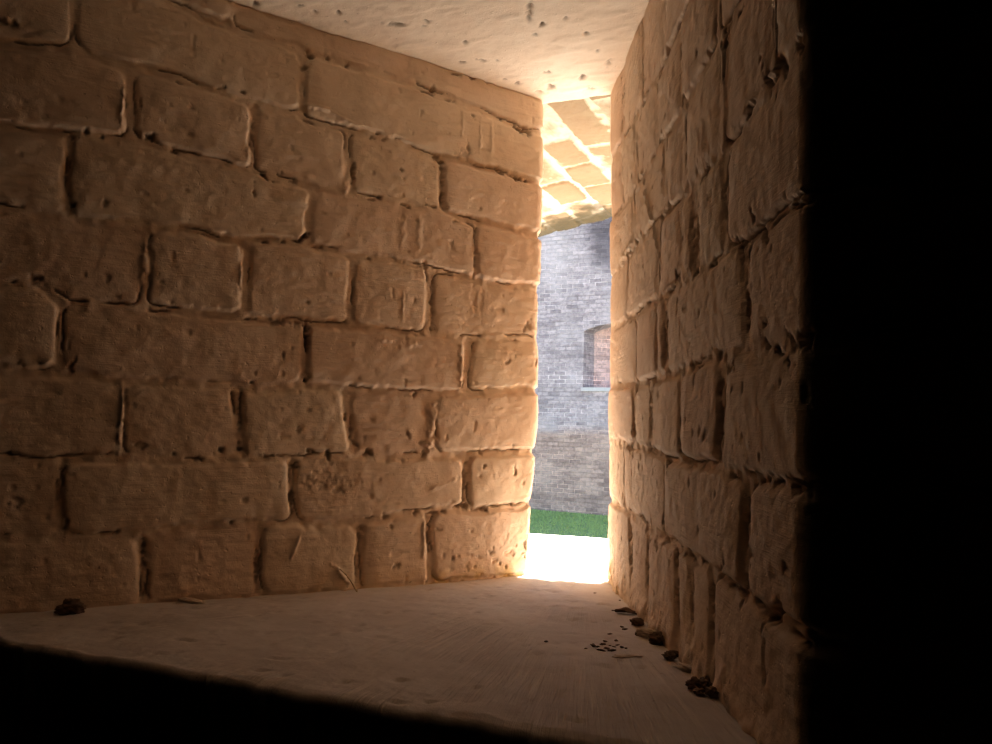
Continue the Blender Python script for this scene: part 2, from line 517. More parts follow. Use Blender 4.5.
LH = [hole(Lsv, *h) for h in [
    (311, 54, 8, 3, 16, .5, .45), (149, 137, 6, 4, 10, .8), (140, 105, 2, 8, 7, .5), (123, 134, 2.5, 4, 7, .6), (88, 133, 4, 3, 6, .6), (101, 137, 4, 2, 5, .5),
    (67, 165, 1.8, 22, 7, .6), (72, 205, 5, 3, 10, .9), (106, 203, 3, 4, 4, .4), (15, 282, 4, 2, 6, .7), (38, 279, 9, 5, 8, .35), (8, 22, 9, 4, 6, .5),
    (253, 135, 2.5, 16, 5, .4), (266, 177, 9, 2.2, 8, .7, .35), (294, 180, 5, 3, 7, .5), (254, 192, 2, 7, 5, .6), (175, 152, 4, 3, 6, .5),
    (353, 172, 2.2, 11, 9, .6), (443, 175, 2.2, 16, 6, .4), (442, 161, 5, 2, 8, .5), (304, 238, 6, 4, 14, .8, -.5), (318, 247, 7, 2, 6, .5), (266, 242, 4, 2, 5, .5), (284, 241, 4, 2, 5, .5),
    (244, 93, 3, 2, 7, .7), (224, 86, 3, 2, 5, .6), (348, 65, 4, 3, 8, .7), (433, 89, 2.5, 6, 8, .7), (450, 100, 5, 2, 5, .4), (329, 57, 2, 3, 7, .5), (304, 67, 3, 4, 6, .5),
    (503, 119, 3, 2, 6, .6), (473, 117, 2, 4, 4, .5), (456, 74, 5, 2.5, 6, .5), (473, 77, 4, 3, 6, .6), (486, 82, 4, 4, 5, .35),
    (523, 130, 8, 3, 14, .7, .2), (501, 172, 5, 3, 9, .7, .4), (519, 179, 8, 3, 13, .7, .2), (437, 157, 6, 4, 6, .5), (464, 155, 9, 6, 2.5, .25), (468, 150, 2, 5, 4, .4),
    (378, 132, 4, 2, 6, .6), (373, 138, 3, 2, 5, .5), (385, 139, 3, 2, 5, .4), (399, 138, 6, 2, 4, .3), (402, 170, 1.6, 2, 4, .6),
    (380, 197, 3, 2, 5, .5), (403, 204, 9, 1.8, 6, .5, .2), (431, 206, 6, 2, 6, .5), (443, 198, 2, 10, 7, .5), (457, 222, 5, 2, 5, .4), (371, 259, 3, 2, 5, .4), (405, 262, 3, 2, 5, .5), (424, 267, 6, 2, 6, .5, .2),
    (475, 262, 1.5, 16, 5, .5), (433, 300, 2.2, 24, 6, .4), (529, 325, 3, 7, 3, .5), (537, 363, 2, 4, 6, .7), (508, 360, 2.5, 4, 3, .5),
    (307, 338, 2.8, 14, 14, .95), (306, 381, 2, 4, 9, .9), (297, 325, 6, 6, 6, .35), (248, 318, 8, 2, 7, .7), (278, 322, 7, 4, 5, .35), (251, 382, 4, 2.4, 7, .7), (284, 357, 1.5, 4, 4, .6), (307, 302, 2, 2, 4, .5),
    (240, 420, 3, 22, 5, .6), (233, 398, 4, 8, 5, .35), (222, 449, 4, 5, 8, .7), (298, 429, 3, 4, 2.5, .5), (240, 449, 4, 3, 7, .6), (270, 456, 9, 2, 5, .5), (312, 451, 5, 3, 7, .6), (328, 456, 4, 5, 7, .6), (346, 418, 2, 7, 7, .5), (352, 428, 2, 10, 7, .5), (357, 444, 6, 2, 6, .5, .5), (368, 452, 5, 4, 6, .5),
    (416, 394, 2.5, 5, 8, .5), (408, 435, 2, 6, 3, .5, -.5), (421, 443, 7, 1.6, 3, .5, -.3), (368, 452, 6, 4, 6, .4), (424, 455, 3, 3, 6, .5), (481, 451, 2, 6, 5, .4), (484, 467, 2, 4, 4, .5), (516, 472, 2, 6, 4, .4),
    (466, 482, 2.6, 22, 5, .45), (463, 506, 9, 2.6, 9, .6), (482, 510, 8, 2.4, 8, .6), (496, 506, 6, 2, 5, .4), (515, 505, 6, 2, 5, .4), (438, 513, 10, 2, 6, .4),
    (295, 466, 4, 3, 8, .8), (293, 500, 3.5, 13, 8, .55), (279, 483, 1.6, 4, 3, .5), (244, 499, 4, 4, 2, .4), (231, 522, 3, 2.4, 6, .7), (337, 490, 6, 4, 3, .4), (321, 487, 8, 4, 2, .3),
    (258, 562, 3.5, 20, 6, .55), (361, 545, 3, 20, 5, .45), (430, 543, 2.2, 14, 6, .45), (144, 555, 4, 22, 7, .55), (145, 590, 5, 8, 8, .5), (385, 517, 4, 4, 5, .4), (416, 514, 5, 3, 5, .5), (391, 527, 3, 4, 4, .4), (440, 530, 4, 2, 3, .3),
    (58, 490, 2.2, 22, 3, .5), (66, 523, 3, 8, 5, .5), (117, 531, 3, 3, 4, .5), (174, 454, 4, 2, 5, .6), (197, 460, 5, 3, 5, .4), (9, 454, 3, 2.5, 5, .7), (139, 446, 7, 4, 4, .4), (16, 501, 9, 7, 3, .3),
    (509, 553, 7, 3, 4, .25), (491, 552, 4, 2.5, 4, .4), (395, 567, 5, 4, 4, .4), (453, 558, 2.2, 2, 4, .5), (528, 548, 2, 8, 5, .4), (466, 566, 3, 5, 3, .3),
    (69, 345, 1.5, 6, 3, .4), (71, 365, 3.5, 9, 7, .4, .3), (18, 362, 5, 3, 4, .4), (125, 400, 2.5, 18, 3, .4),
]]
# proud mortar: pale ridges squeezed out of the joints, dribbles of old wash
LH += [hole(Lsv, *h) for h in [
    (122.5, 102, 1.8, 28, -4.5), (121, 415, 2.2, 32, -5), (46, 363, 6, 2.5, -4, 0, -.4), (145, 262, 5, 22, -3), (241, 275, 2, 20, -3),
    (432, 425, 5, 22, -3), (428, 443, 8, 3, -3), (461, 365, 3, 25, -3), (252, 155, 4, 12, -2.5), (348, 185, 4, 8, -3), (296, 545, 1.4, 15, -3.0, 0, .32), (343, 576, 2, 13, -4.5, 0, -.7), (424, 535, 2, 20, -2.5),
    (316, 108, 14, 3, -3), (345, 120, 20, 2, -2.5, 0, .3), (215, 20, 16, 2.2, -3, 0, .25), (462, 120, 1.2, 16, -1.2), (492, 135, 1.2, 16, -1.2), (480, 140, 1.2, 18, -1.2), (403, 235, 3, 20, -1), (420, 235, 3, 22, -1), (403, 305, 1.2, 18, -1.5),
    (386, 340, 9, 3, -1.5), (415, 345, 8, 4, -1.5), (475, 300, 4, 16, 1.6), (482, 305, 3, 16, 1.2), (330, 480, 26, 9, 2.0), (440, 486, 16, 2, -1.2, 0, -.3), (490, 178, 1, 1, 0),
]]


def left_extra(S, V, H, mark):
    H -= 0.010 * sstep(-0.08, 0.0, S) * sstep(0.0, -0.2, V)     # worn corner
    # moss and algae creeping along the foot of the wall towards the slit
    fz = -0.235
    g = sstep(0.042, 0.004, V - fz) * sstep(-0.42, -0.08, S) * sstep(0.05, -0.05, S) * sstep(-0.35, 0.25, fbm(S * 40, V * 60, 901, 3))
    mark[..., 2] = np.maximum(mark[..., 2], 0.85 * g)
    d = sstep(0.010, 0.0, V - fz + 0.004 * fbm(S * 60, V * 60, 905, 2)) * sstep(-0.2, 0.3, fbm(S * 30, V * 30, 903, 3))
    mark[..., 1] = np.maximum(mark[..., 1], 0.6 * d)
    # small casting flaws near the slit face
    sp = vn(S * 170, V * 170, 907) ; m = sstep(-0.20, -0.05, S) * sstep(-0.15, -0.20, V)
    H -= 0.0022 * sstep(0.55, 0.8, sp) * m


k_l = float(np.linalg.norm(FL - LT))
OJL = np.array([math.sin(AX - rad(36)), math.cos(AX - rad(36))])
OJR = np.array([math.sin(AX + rad(36)), math.cos(AX + rad(36))])


def out_len(p, d):
    return (A0 + LOUT - float(p @ A2)) / float(d @ A2)


ol = out_len(LT, OJL); orr = out_len(RT, OJR)
lc = [FL - FD * 0.5, FL, LT, LT + OJL * ol, LT + OJL * ol - S2 * 0.25]
ls = [-k_l - 0.5, -k_l, 0, ol, ol + 0.25]
s_l = spans((-k_l - 0.5, -k_l - 0.03, 0.02), (-k_l - 0.03, -0.66, 0.004), (-0.66, 0.03, 0.0016), (0.03, ol + 0.25, 0.012))
v_l = spans((-0.34, -0.245, 0.008), (-0.245, 0.48, 0.0016), (0.48, 0.56, 0.01))
masonry('wall_left', lc, ls, 1, s_l, v_l, Bricks(lj2, lcourses, 11), LH, M_wash, 11, extra=left_extra)

# ------------------------------------------------------------------ right wall
RN = Vector((-RD[1], RD[0], 0)); RP = Vector((RT[0], RT[1], 0))


def Rsv(x, y):
    p = hit(x, y, RP, RN)
    return ((p.x - RT[0]) * RD[0] + (p.y - RT[1]) * RD[1], p.z)


RJ = [
    [(611, 92), (629, 30), (647, -14), (700, -160), (800, -420)],
    [(613, 158), (629, 128), (642, 100), (658, 71), (667, 50), (683, 13), (720, -70), (800, -235)],
    [(613, 218), (629, 199), (658, 142), (667, 131), (682, 110), (695, 82), (711, 53), (722, 29), (733, 9), (800, -110)],
    [(613, 277), (624, 257), (633, 246), (651, 224), (664, 212), (678, 200), (702, 173), (730, 140), (755, 101), (777, 68), (793, 47), (800, 40)],
    [(613, 327), (633, 313), (653, 302), (667, 292), (678, 281), (695, 271), (706, 266), (724, 249), (744, 240), (760, 226), (777, 211), (795, 198)],
    [(613, 386), (633, 384), (655, 379), (675, 372), (689, 365), (715, 356), (744, 350), (769, 352), (786, 345), (800, 338)],
    [(613, 442), (635, 446), (653, 453), (667, 460), (698, 464), (720, 468), (733, 475), (755, 480), (784, 485), (811, 491)],
    [(611, 502), (629, 513), (644, 524), (667, 540), (689, 555), (706, 566), (726, 582), (742, 595), (760, 609), (782, 625), (800, 640)],
    [(611, 590), (640, 626), (677, 668), (724, 722), (751, 752), (800, 800)],
]
RPERP = [
    [(625, 622, 2, 4), (640, 641, 2, 3), (664, 664, 3, 4)],
    [(621, 622, 1.5, 5), (634, 635, 2, 5), (656, 656, 3, 7), (680, 681, 4, 5), (716, 717, 5, 5), (760, 760, 6, 6)],
    [(632, 633, 2, 5), (664, 665, 3, 7), (684, 683, 3, 3), (721, 720, 4, 3), (772, 772, 5, 4)],
    [(626, 624, 2, 3), (658, 656, 3, 6), (678, 681, 4, 8), (692, 693, 8, 9), (722, 722, 5, 8)],
    [(635, 635, 2, 5), (656, 656, 2.5, 7), (664, 664, 3, 5), (742, 744, 7, 8)],
    [(633, 634, 2, 5), (649, 650, 3.5, 7), (678, 679, 4, 8), (720, 718, 5, 7)],
    [(622, 622, 1.6, 4), (663, 663, 3, 6), (746, 743, 8, 9)],
    [(629, 631, 3.5, 8), (647, 647, 2.5, 7), (676, 677, 4.5, 9), (690, 692, 2.5, 4), (711, 710, 4.5, 8)],
]
rjoints = [joint(Rsv, p) for p in RJ]
rj2 = [(np.array([-2., 2.]), np.array([0.62, 0.62]))] + rjoints + [(np.array([-2., 2.]), np.array([-0.42, -0.42]))]
rcourses = [[]]
for k, row in enumerate(RPERP):
    ps = [perp_to_s(Rsv, RJ, k, t, 0) for t in row]
    rcourses.append(fill(ps, -1.3, 1.6, 0.225 if k % 2 == 0 else 0.115))
rcourses.append([])
RH = [hole(Rsv, *h) for h in [
    (766, 82, 12, 6, 14, .6, -.95), (748, 105, 5, 8, 8, .6), (780, 68, 10, 5, 8, .5, -.9), (795, 47, 5, 12, 9, .5), (703, 174, 4, 8, 11, .6), (658, 74, 2.5, 4, 8, .7), (658, 139, 3, 4, 7, .6), (627, 22, 3, 3, 7, .6),
    (682, 97, 2.5, 6, 6, .5), (698, 54, 1.8, 7, 5, .5), (735, 13, 3, 5, 8, .6), (722, 40, 2.5, 12, 6, .5), (675, 30, 1.8, 4, 5, .6), (642, 103, 2, 5, 6, .5), (624, 93, 1.6, 12, 5, .5),
    (729, 243, 5, 6, 9, .6), (737, 247, 7, 6, 8, .4), (757, 229, 16, 4, 10, .55, -.75), (790, 203, 9, 4, 8, .5, -.6), (692, 245, 5, 28, 4, .25), (695, 271, 4, 6, 9, .6), (676, 277, 3, 6, 7, .5, -.6), (667, 291, 4, 3, 6, .5), (722, 205, 2, 25, 4, .5), (709, 265, 4, 3, 6, .5),
    (772, 352, 14, 4, 12, .75, -.35), (800, 340, 9, 12, 10, .6), (790, 344, 10, 4, 7, .5, -.5), (689, 366, 4, 5, 6, .4), (715, 358, 3, 8, 6, .5), (728, 367, 5, 6, 6, .35), (664, 340, 2, 25, 4, .4), (743, 310, 3, 30, 5, .5), (760, 324, 2, 3, 4, .6),
    (678, 420, 2, 30, 5, .6), (679, 452, 3, 3, 7, .8), (650, 420, 2.5, 25, 4, .4), (718, 415, 2.5, 35, 5, .5), (718, 458, 3, 5, 6, .5), (706, 435, 2.5, 7, 3, .5), (666, 465, 2.6, 6, 7, .6), (685, 463, 3, 4, 5, .4), (633, 430, 1.4, 10, 5, .5), (648, 448, 4, 6, 5, .3), (628, 448, 4, 5, 5, .3),
    (731, 478, 3, 3, 8, .8), (757, 482, 10, 3, 8, .6, .3), (775, 482, 8, 3, 9, .7, .25), (797, 488, 9, 8, 9, .6), (746, 530, 3, 30, 6, .5), (751, 556, 4, 10, 8, .6), (741, 588, 4, 12, 8, .5), (800, 395, 2.5, 14, 4, .5), (786, 570, 3, 8, 4, .5),
    (687, 556, 4, 5, 7, .45), (702, 562, 3, 3, 5, .5), (717, 578, 7, 4, 7, .4, .7), (729, 586, 4, 4, 6, .6), (755, 603, 6, 5, 9, .6), (771, 613, 12, 8, 11, .5, .7), (662, 530, 2.4, 14, 5, .5), (642, 519, 2, 5, 5, .5),
    (630, 550, 2, 24, 5, .5), (676, 600, 2.4, 30, 5, .5), (710, 600, 2.5, 16, 6, .5), (710, 632, 2.5, 12, 7, .6), (648, 545, 2, 9, 5, .5), (646, 580, 1.6, 16, 5, .5),
    (674, 560, 5, 5, 5, .4), (656, 545, 2, 6, 4, .4),
]]
RH += [hole(Rsv, *h) for h in [
    (650, 222, 16, 3, -4, 0, -.85), (660, 213, 4, 3, -4), (770, 73, 10, 2.5, -4, 0, .1), (749, 100, 5, 2.5, -4), (626, 252, 5, 5, -3), (668, 287, 6, 3, -3), (798, 190, 3, 4, -3), (660, 170, 2, 25, -1.5), (700, 150, 6, 20, -1.5),
]]


def right_extra(S, V, H, mark):
    fz = -0.224 - 0.059 * 0 + 0.0
    fl = -0.2265 + 0.034 * 0.055 - 0.059 * (S * 0.9)
    d = V - fl
    # mortar fillet and rotted wash piled along the foot
    f = sstep(0.045, 0.0, d + 0.014 * fbm(S * 35, V * 35, 951, 3)) * sstep(0.02, -0.01, S)
    H += 0.004 * f * f + 0.0025 * f * fbm(S * 90, V * 90, 953, 3)
    mark[..., 2] = np.maximum(mark[..., 2], 0.45 * f * sstep(-0.25, -0.02, S) * sstep(-.3, .3, fbm(S * 60, V * 60, 957, 3)))
    mark[..., 1] = np.maximum(mark[..., 1], 0.55 * sstep(0.25, 0.6, fbm(S * 60, V * 60, 955, 3)) * f)
    H += 0.005 * sstep(-0.12, 0.0, S) * V / 0.45
    # roughened end near the slit
    m = sstep(-0.16, -0.03, S) * sstep(-0.08, -0.16, V)
    H += 0.0016 * m * fbm(S * 120, V * 50, 959, 3)


k_r = float(np.linalg.norm(FR - RT))
FRp = RT - RD * k_r
rc_ = [FRp + FD * 0.6, FRp, RT, RT + OJR * orr, RT + OJR * orr + S2 * 0.25]
rs_ = [-k_r - 0.6, -k_r, 0, orr, orr + 0.25]
s_r = spans((-k_r - 0.6, -k_r - 0.03, 0.02), (-k_r - 0.03, 0.03, 0.0014), (0.03, orr + 0.25, 0.012))
v_r = spans((-0.36, -0.255, 0.008), (-0.255, 0.48, 0.0015), (0.48, 0.56, 0.01))
RH = [(a, b, c, d, e, f * 0.7, g) for (a, b, c, d, e, f, g) in RH]
masonry('wall_right', rc_, rs_, -1, s_r, v_r, Bricks(rj2, rcourses, 29, bed=0.007, beddepth=0.0034, pk=0.38, rough=0.4, crackd=0.0035, wk=0.8, dark=0), RH, M_wash, 29, r=0.007, extra=right_extra)


# ------------------------------------------------------------------ floor of the loophole: one cement slab, inner edge to outer edge
def slab_pts(zf, drop_in, drop_out, lateral, inner_back=0.004, a_out=None, up=False):
    """list of stations along the slab: (function lateral -> plan point, extra z)"""
    pass


tl = spans((-1.05, -0.80, 0.02), (-0.80, 0.25, 0.0032), (0.25, 0.75, 0.02))     # metres across, from the throat centre line
fi = spans((0.0, 0.04, 0.0016), (0.04, 0.70, 0.0028), (0.70, 1.30, 0.012))


def front_pt(t):
    """point of the inner face line at cross position t (t measured along S2 from the throat centre)"""
    n = A2[None, :] * 0 + MID[None, :] + S2[None, :] * t[:, None]
    out = []
    for p in n:
        out.append(meet(p, -A2, FR, -FD))
    return np.array(out)


Fp = front_pt(tl)                                        # inner edge
Tp = MID[None, :] + S2[None, :] * tl[:, None]
Lin = np.linalg.norm(Tp - Fp, axis=1) * np.sign((Tp - Fp) @ A2)
# stations: distance from the inner edge in metres, normalised so that throat = Lin
st = []
NI = 250
gi = np.concatenate([np.linspace(0, 0.06, 26)[:-1], np.linspace(0.06, 1.0, NI)])
P = []; UVs = []
rows = []
ff = np.array([MID + S2 * t for t in tl])
chip = 0.007 * fbm(tl * 22, tl * 0 + 3.3, 301, 3) + 0.0035 * fbm(tl * 90, tl * 0 + 7.7, 303, 2)
edge = Fp + A2[None, :] * (0.006 + chip)[:, None]
outp = MID[None, :] + S2[None, :] * tl[:, None] + A2[None, :] * (LOUT + 0.012)
# front face going up
for dz in (-0.30, -0.15, -0.06, -0.03, -0.016, -0.010):
    q = edge + A2[None, :] * 0.0
    z = floor_z(Fp.reshape(-1, 2)) if False else np.array([floor_z(p) for p in q])
    rows.append(np.concatenate([q, (z + dz)[:, None]], 1))
# rounded lip
for a in np.linspace(0, 90, 7):
    q = edge + A2[None, :] * (0.007 * (1 - math.cos(rad(a))))
    z = np.array([floor_z(p) for p in q])
    rows.append(np.concatenate([q, (z - 0.007 * (1 - math.sin(rad(a))))[:, None]], 1))
e2 = edge + A2[None, :] * 0.007
for g in gi[1:]:
    q = e2 + (outp - e2) * (g ** 1.0)
    z = np.array([floor_z(p) for p in q])
    rows.append(np.concatenate([q, z[:, None]], 1))
for dz in (-0.01, -0.05, -0.2):
    z = np.array([floor_z(p) for p in outp])
    rows.append(np.concatenate([outp, (z + dz)[:, None]], 1))
P = np.array(rows)
X = (P[..., :2] - MID) @ S2; Y = (P[..., :2] - MID) @ A2
nz = 0.0022 * fbm(X * 9, Y * 9, 311, 3) + 0.0007 * fbm(X * 60, Y * 60, 313, 3)
rr = np.hypot(X, Y - 0.06); an = np.arctan2(X, -(Y - 0.06))
nz += 0.0005 * fbm(an * 60, rr * 3, 315, 2) * sstep(0.08, 0.2, rr)
nz -= 0.0018 * sstep(0.70, 0.9, vn(X * 90, Y * 90, 317))
# swelling of mortar where the slab meets the jambs
P[13:-3, :, 2] += nz[13:-3]
UVs = np.stack([X, Y], -1)
tag(link('floor', grid_mesh('floor', P, UVs, np.stack([sstep(-0.01, 0.03, Y + 0.012 * fbm(X * 30, Y * 30, 331, 3)), X * 0, X * 0], -1), flip=False), M_cement), kind='structure')  # mark paints the sunlit outer sill paler to bounce more light

# ------------------------------------------------------------------ ceiling of the inner splay
tc = spans((-1.05, -0.75, 0.02), (-0.75, 0.22, 0.003), (0.22, 0.6, 0.02))
Fc = front_pt(tc)
endc = MID[None, :] + S2[None, :] * tc[:, None] + A2[None, :] * (0.004 + 0.003 * fbm(tc * 40, tc * 0 + 1.5, 401, 3))[:, None]
rows = []
zc = lambda q: np.array([ceil_z(p) for p in q])
for dz in (0.25, 0.1, 0.02):
    rows.append(np.concatenate([Fc, (zc(Fc) + dz)[:, None]], 1))
n0 = len(rows)
for g in np.linspace(0, 1, 230):
    q = Fc + (endc - Fc) * g
    rows.append(np.concatenate([q, zc(q)[:, None]], 1))
n1 = len(rows)
for a in (30, 60, 90):
    q = endc + A2[None, :] * (0.005 * math.sin(rad(a)))
    rows.append(np.concatenate([q, (zc(q) + 0.005 * (1 - math.cos(rad(a))))[:, None]], 1))
rows.append(np.concatenate([q, (zc(q) + 0.10)[:, None]], 1))
P = np.array(rows)
X = (P[..., :2] - MID) @ S2; Y = (P[..., :2] - MID) @ A2
H = 0.0020 * fbm(X * 12, Y * 12, 411, 3) + 0.0008 * fbm(X * 70, Y * 70, 413, 3)
H += 0.0012 * sstep(0.1, 0.5, fbm(X * 20, Y * 55, 415, 2))
mark = np.zeros(X.shape + (3,)); mark[..., 0] = 0.25 + 0.25 * fbm(X * 6, Y * 6, 417, 2)
chl = []
for (x, y, rx, ry, dep, dirt) in [(337, 13, 3, 2, 4, .8), (395, 24, 12, 2, 3, .6), (428, 21, 4, 2, 3, .7), (465, 42, 3, 2, 4, .7), (462, 62, 6, 2, 3, .7), (480, 60, 5, 1.5, 3, .6), (530, 12, 3, 14, 4, .6), (541, 24, 3, 3, 5, .8),
                                   (586, 33, 3, 2, 4, .8), (597, 50, 2, 2, 4, .8), (548, 73, 3, 2, 4, .7), (582, 78, 4, 3, 4, .8), (590, 88, 5, 3, 4, .6), (518, 83, 4, 2, 3, .6), (552, 87, 5, 3, 5, .6), (505, 79, 2, 2, 3, .6), (565, 18, 3, 2, 3, .7), (300, 5, 3, 2, 3, .6), (315, 12, 2, 2, 3, .6),
                                   (540, 92, 9, 2, 4, .4), (424, 26, 3, 2, 2, .6), (608, 64, 3, 5, 5, .5), (255, 4, 5, 3, 5, .6), (345, 22, 2, 2, 3, .6), (535, 34, 4, 1, 2, .6), (497, 60, 2, 1.5, 2, .5)]:
    p = plane_hit(x, y, ceil_z); q = plane_hit(x + 1, y, ceil_z); r_ = plane_hit(x, y + 1, ceil_z)
    rs = np.linalg.norm(q - p); rv = np.linalg.norm(r_ - p)
    chl.append((float((p[:2] - MID) @ S2), float((p[:2] - MID) @ A2), rx * rs, max(ry * rv * 0.8, 0.003), AX, 1.3 * dep / 1000, min(1.0, 1.3 * dirt)))
blobs(X, Y, H, mark, chl, 5)
P[n0:n1, :, 2] -= H[n0:n1]
tag(link('ceiling', grid_mesh('ceiling', P, np.stack([X, Y], -1), mark, flip=True), M_plaster), kind='structure')


# ------------------------------------------------------------------ brick arch over the outer splay
def arch_z(t, y=0.6): return 0.4535 + 0.022 * (1 - y / 0.6) - 0.37 * t * t


ta = spans((-0.62, -0.36, 0.006), (-0.36, 0.05, 0.0022), (0.05, 0.62, 0.006))
ya = np.concatenate([np.arange(-0.012, LOUT, 0.0028), [LOUT]])
T, Y = np.meshgrid(ta, ya, indexing='ij')
aj = [(np.array([-1., 1.]), np.array([c, c])) for c in np.arange(0.62, -0.70, -0.068)]
rng = np.random.RandomState(3)
ac = []
for i in range(len(aj) - 1):
    x = -0.07 - (0.056 if i % 2 else 0.0) - 0.115; row = []
    while x < 0.8:
        row.append((x, x + rng.uniform(-.004, .004), 0.009, 0.005)); x += 0.225 if i % 3 == 0 else 0.115
    ac.append(row)
Hh, tint = Bricks(aj, ac, 77, bed=0.009, beddepth=0.0045).height(Y, T + 0.007, bevel=0.005, rc=0.006, off=0.003)
mark = np.zeros(T.shape + (3,)); mark[..., 0] = tint
moss = sstep(LOUT - 0.15, LOUT - 0.04, Y + 0.05 * fbm(T * 20, Y * 20, 501, 3)) * sstep(-0.5, 0.3, fbm(T * 45, Y * 45, 503, 3))
mark[..., 2] = np.maximum(0.9 * moss, 0.92 * sstep(LOUT - 0.075, LOUT - 0.04, Y + 0.03 * fbm(T * 25, Y * 25, 507, 3)))
mark[..., 1] = 0.55 * sstep(LOUT - 0.07, LOUT, Y + 0.03 * fbm(T * 30, Y * 30, 505, 3))
gap = 1 - sstep(-0.0035, -0.0005, Hh)
mark[..., 0] = mark[..., 0] * (1 - gap) - gap
P = np.zeros(T.shape + (3,))
pl = MID[None, None, :] + S2[None, None, :] * T[..., None] + A2[None, None, :] * Y[..., None]
P[..., :2] = pl; P[..., 2] = arch_z(T, Y) - Hh
# turn the edge up at the outer face
up = P[:, -1:, :].copy(); up[..., 2] += 0.08; up[..., :2] += A2 * 0.001
P = np.concatenate([P, up], 1); mark = np.concatenate([mark, mark[:, -1:, :]], 1)
Tx = np.concatenate([T, T[:, -1:]], 1); Yx = np.concatenate([Y, Y[:, -1:] + 0.08], 1)
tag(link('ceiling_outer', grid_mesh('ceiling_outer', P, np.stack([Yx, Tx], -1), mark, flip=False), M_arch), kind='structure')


# ------------------------------------------------------------------ outer face of this wall, with the arched opening
def sheet_with_hole(name, outer, holep, to3, thick, mat, uvscale=1.0, markfn=None):
    """flat wall with an opening: outline and hole in (t, z); to3(t, z, depth) -> xyz"""
    vec = [[Vector((p[0], p[1], 0)) for p in outer], [Vector((p[0], p[1], 0)) for p in holep]]
    tris = tessellate_polygon(vec)
    allp = list(outer) + list(holep); n = len(allp)
    verts = [to3(p[0], p[1], 0) for p in allp] + [to3(p[0], p[1], thick) for p in allp]
    faces = [tuple(t) for t in tris] + [tuple(i + n for i in t[::-1]) for t in tris]
    no = len(outer)
    for loop, base in ((no, 0), (len(holep), no)):
        for i in range(loop):
            a, b = base + i, base + (i + 1) % loop
            faces.append((a, b, b + n, a + n))
    me = bpy.data.meshes.new(name); me.from_pydata(verts, [], faces)
    bm = bmesh.new(); bm.from_mesh(me); bmesh.ops.recalc_face_normals(bm, faces=bm.faces); bm.to_mesh(me); bm.free()
    uvl = me.uv_layers.new(name='surf')
    for l in me.loops:
        p = allp[l.vertex_index % n]
        uvl.data[l.index].uv = (p[0], p[1])
    return link(name, me, mat)


GROUND = -1.85


def at(t, z, a):
    p = MID + S2 * t + A2 * (a - 0.0)
    return (float(p[0]), float(p[1]), z)


hw = 0.49
hp = [(-hw, -0.31), (hw, -0.31)] + [(t, arch_z(t) + 0.014) for t in np.linspace(hw, -hw, 25)]
tag(sheet_with_hole('wall_outer', [(-2.6, GROUND), (2.6, GROUND), (2.6, 3.0), (-2.6, 3.0)], hp, lambda t, z, d: at(t, z, LOUT - 0.004 - d), 0.06, M_outer), kind='structure')

# inner face of the wall in the dark casemate
fhp = [(-0.86, -0.33), (0.03, -0.33), (0.03, 0.50), (-0.86, 0.50)]


def fat(f, z, d):
    p = FR + FD * f + np.array([-FD[1], FD[0]]) * d
    return (float(p[0]), float(p[1]), z)


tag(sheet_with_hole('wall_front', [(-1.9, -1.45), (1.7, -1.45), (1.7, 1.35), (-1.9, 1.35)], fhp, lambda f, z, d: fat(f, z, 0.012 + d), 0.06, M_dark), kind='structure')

# casemate room behind the eye
NB2 = np.array([-FD[1], FD[0]])         # from the room into the wall


def rp(f, d): return FR + FD * f + NB2 * d


def tp(t, a): return MID + S2 * t + A2 * a


rl0, rl1 = rp(-1.9, 0.0), rp(-1.9, -3.0)
rr0, rr1 = rp(1.7, 0.0), rp(1.7, -3.0)
ol0, or0 = tp(-2.6, LOUT - 0.01), tp(2.6, LOUT - 0.01)


def strip(name, p, q, z0, z1, th):
    d = (q - p) / np.linalg.norm(q - p); n = np.array([d[1], -d[0]]) * th
    o = prism(name, [p, q, q + n, p + n], z0, z1, M_dark); return tag(o, kind='structure')


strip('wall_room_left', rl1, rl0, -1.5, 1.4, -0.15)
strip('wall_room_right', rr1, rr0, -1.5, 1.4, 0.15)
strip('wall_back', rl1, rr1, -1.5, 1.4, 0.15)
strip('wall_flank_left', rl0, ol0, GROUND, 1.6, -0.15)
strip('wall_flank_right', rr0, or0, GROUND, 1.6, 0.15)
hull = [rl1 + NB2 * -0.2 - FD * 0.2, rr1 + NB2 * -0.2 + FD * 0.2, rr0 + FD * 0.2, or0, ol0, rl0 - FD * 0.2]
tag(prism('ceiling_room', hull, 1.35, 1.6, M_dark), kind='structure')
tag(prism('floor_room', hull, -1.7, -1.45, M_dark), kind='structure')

# ------------------------------------------------------------------ courtyard
DW = 12.75                                             # far wall, measured along the axis from the throat
CW = MID + A2 * DW


def far_hit(x, y):
    p = hit(x, y, Vector((CW[0], CW[1], 0)), Vector((A2[0], A2[1], 0)))
    q = np.array([p.x, p.y]) - CW
    return float(q @ S2), p.z


wl, wb = far_hit(583, 388); _, wtop = far_hit(600, 324); wc, _ = far_hit(613.5, 360)
whw = wc - wl
_, wspr = far_hit(584, 331)
wrise = wtop - wspr


def warch(t):
    return wspr + wrise * (1 - (t / whw) ** 2)


whole = [(wc - whw, wb), (wc + whw, wb)] + [(wc + t, warch(t)) for t in np.linspace(whw, -whw, 17)]


def wat(t, z, d):
    p = CW + S2 * t + A2 * d
    return (float(p[0]), float(p[1]), z)


TW0, TW1, ZT = -14.0, 12.0, 4.6
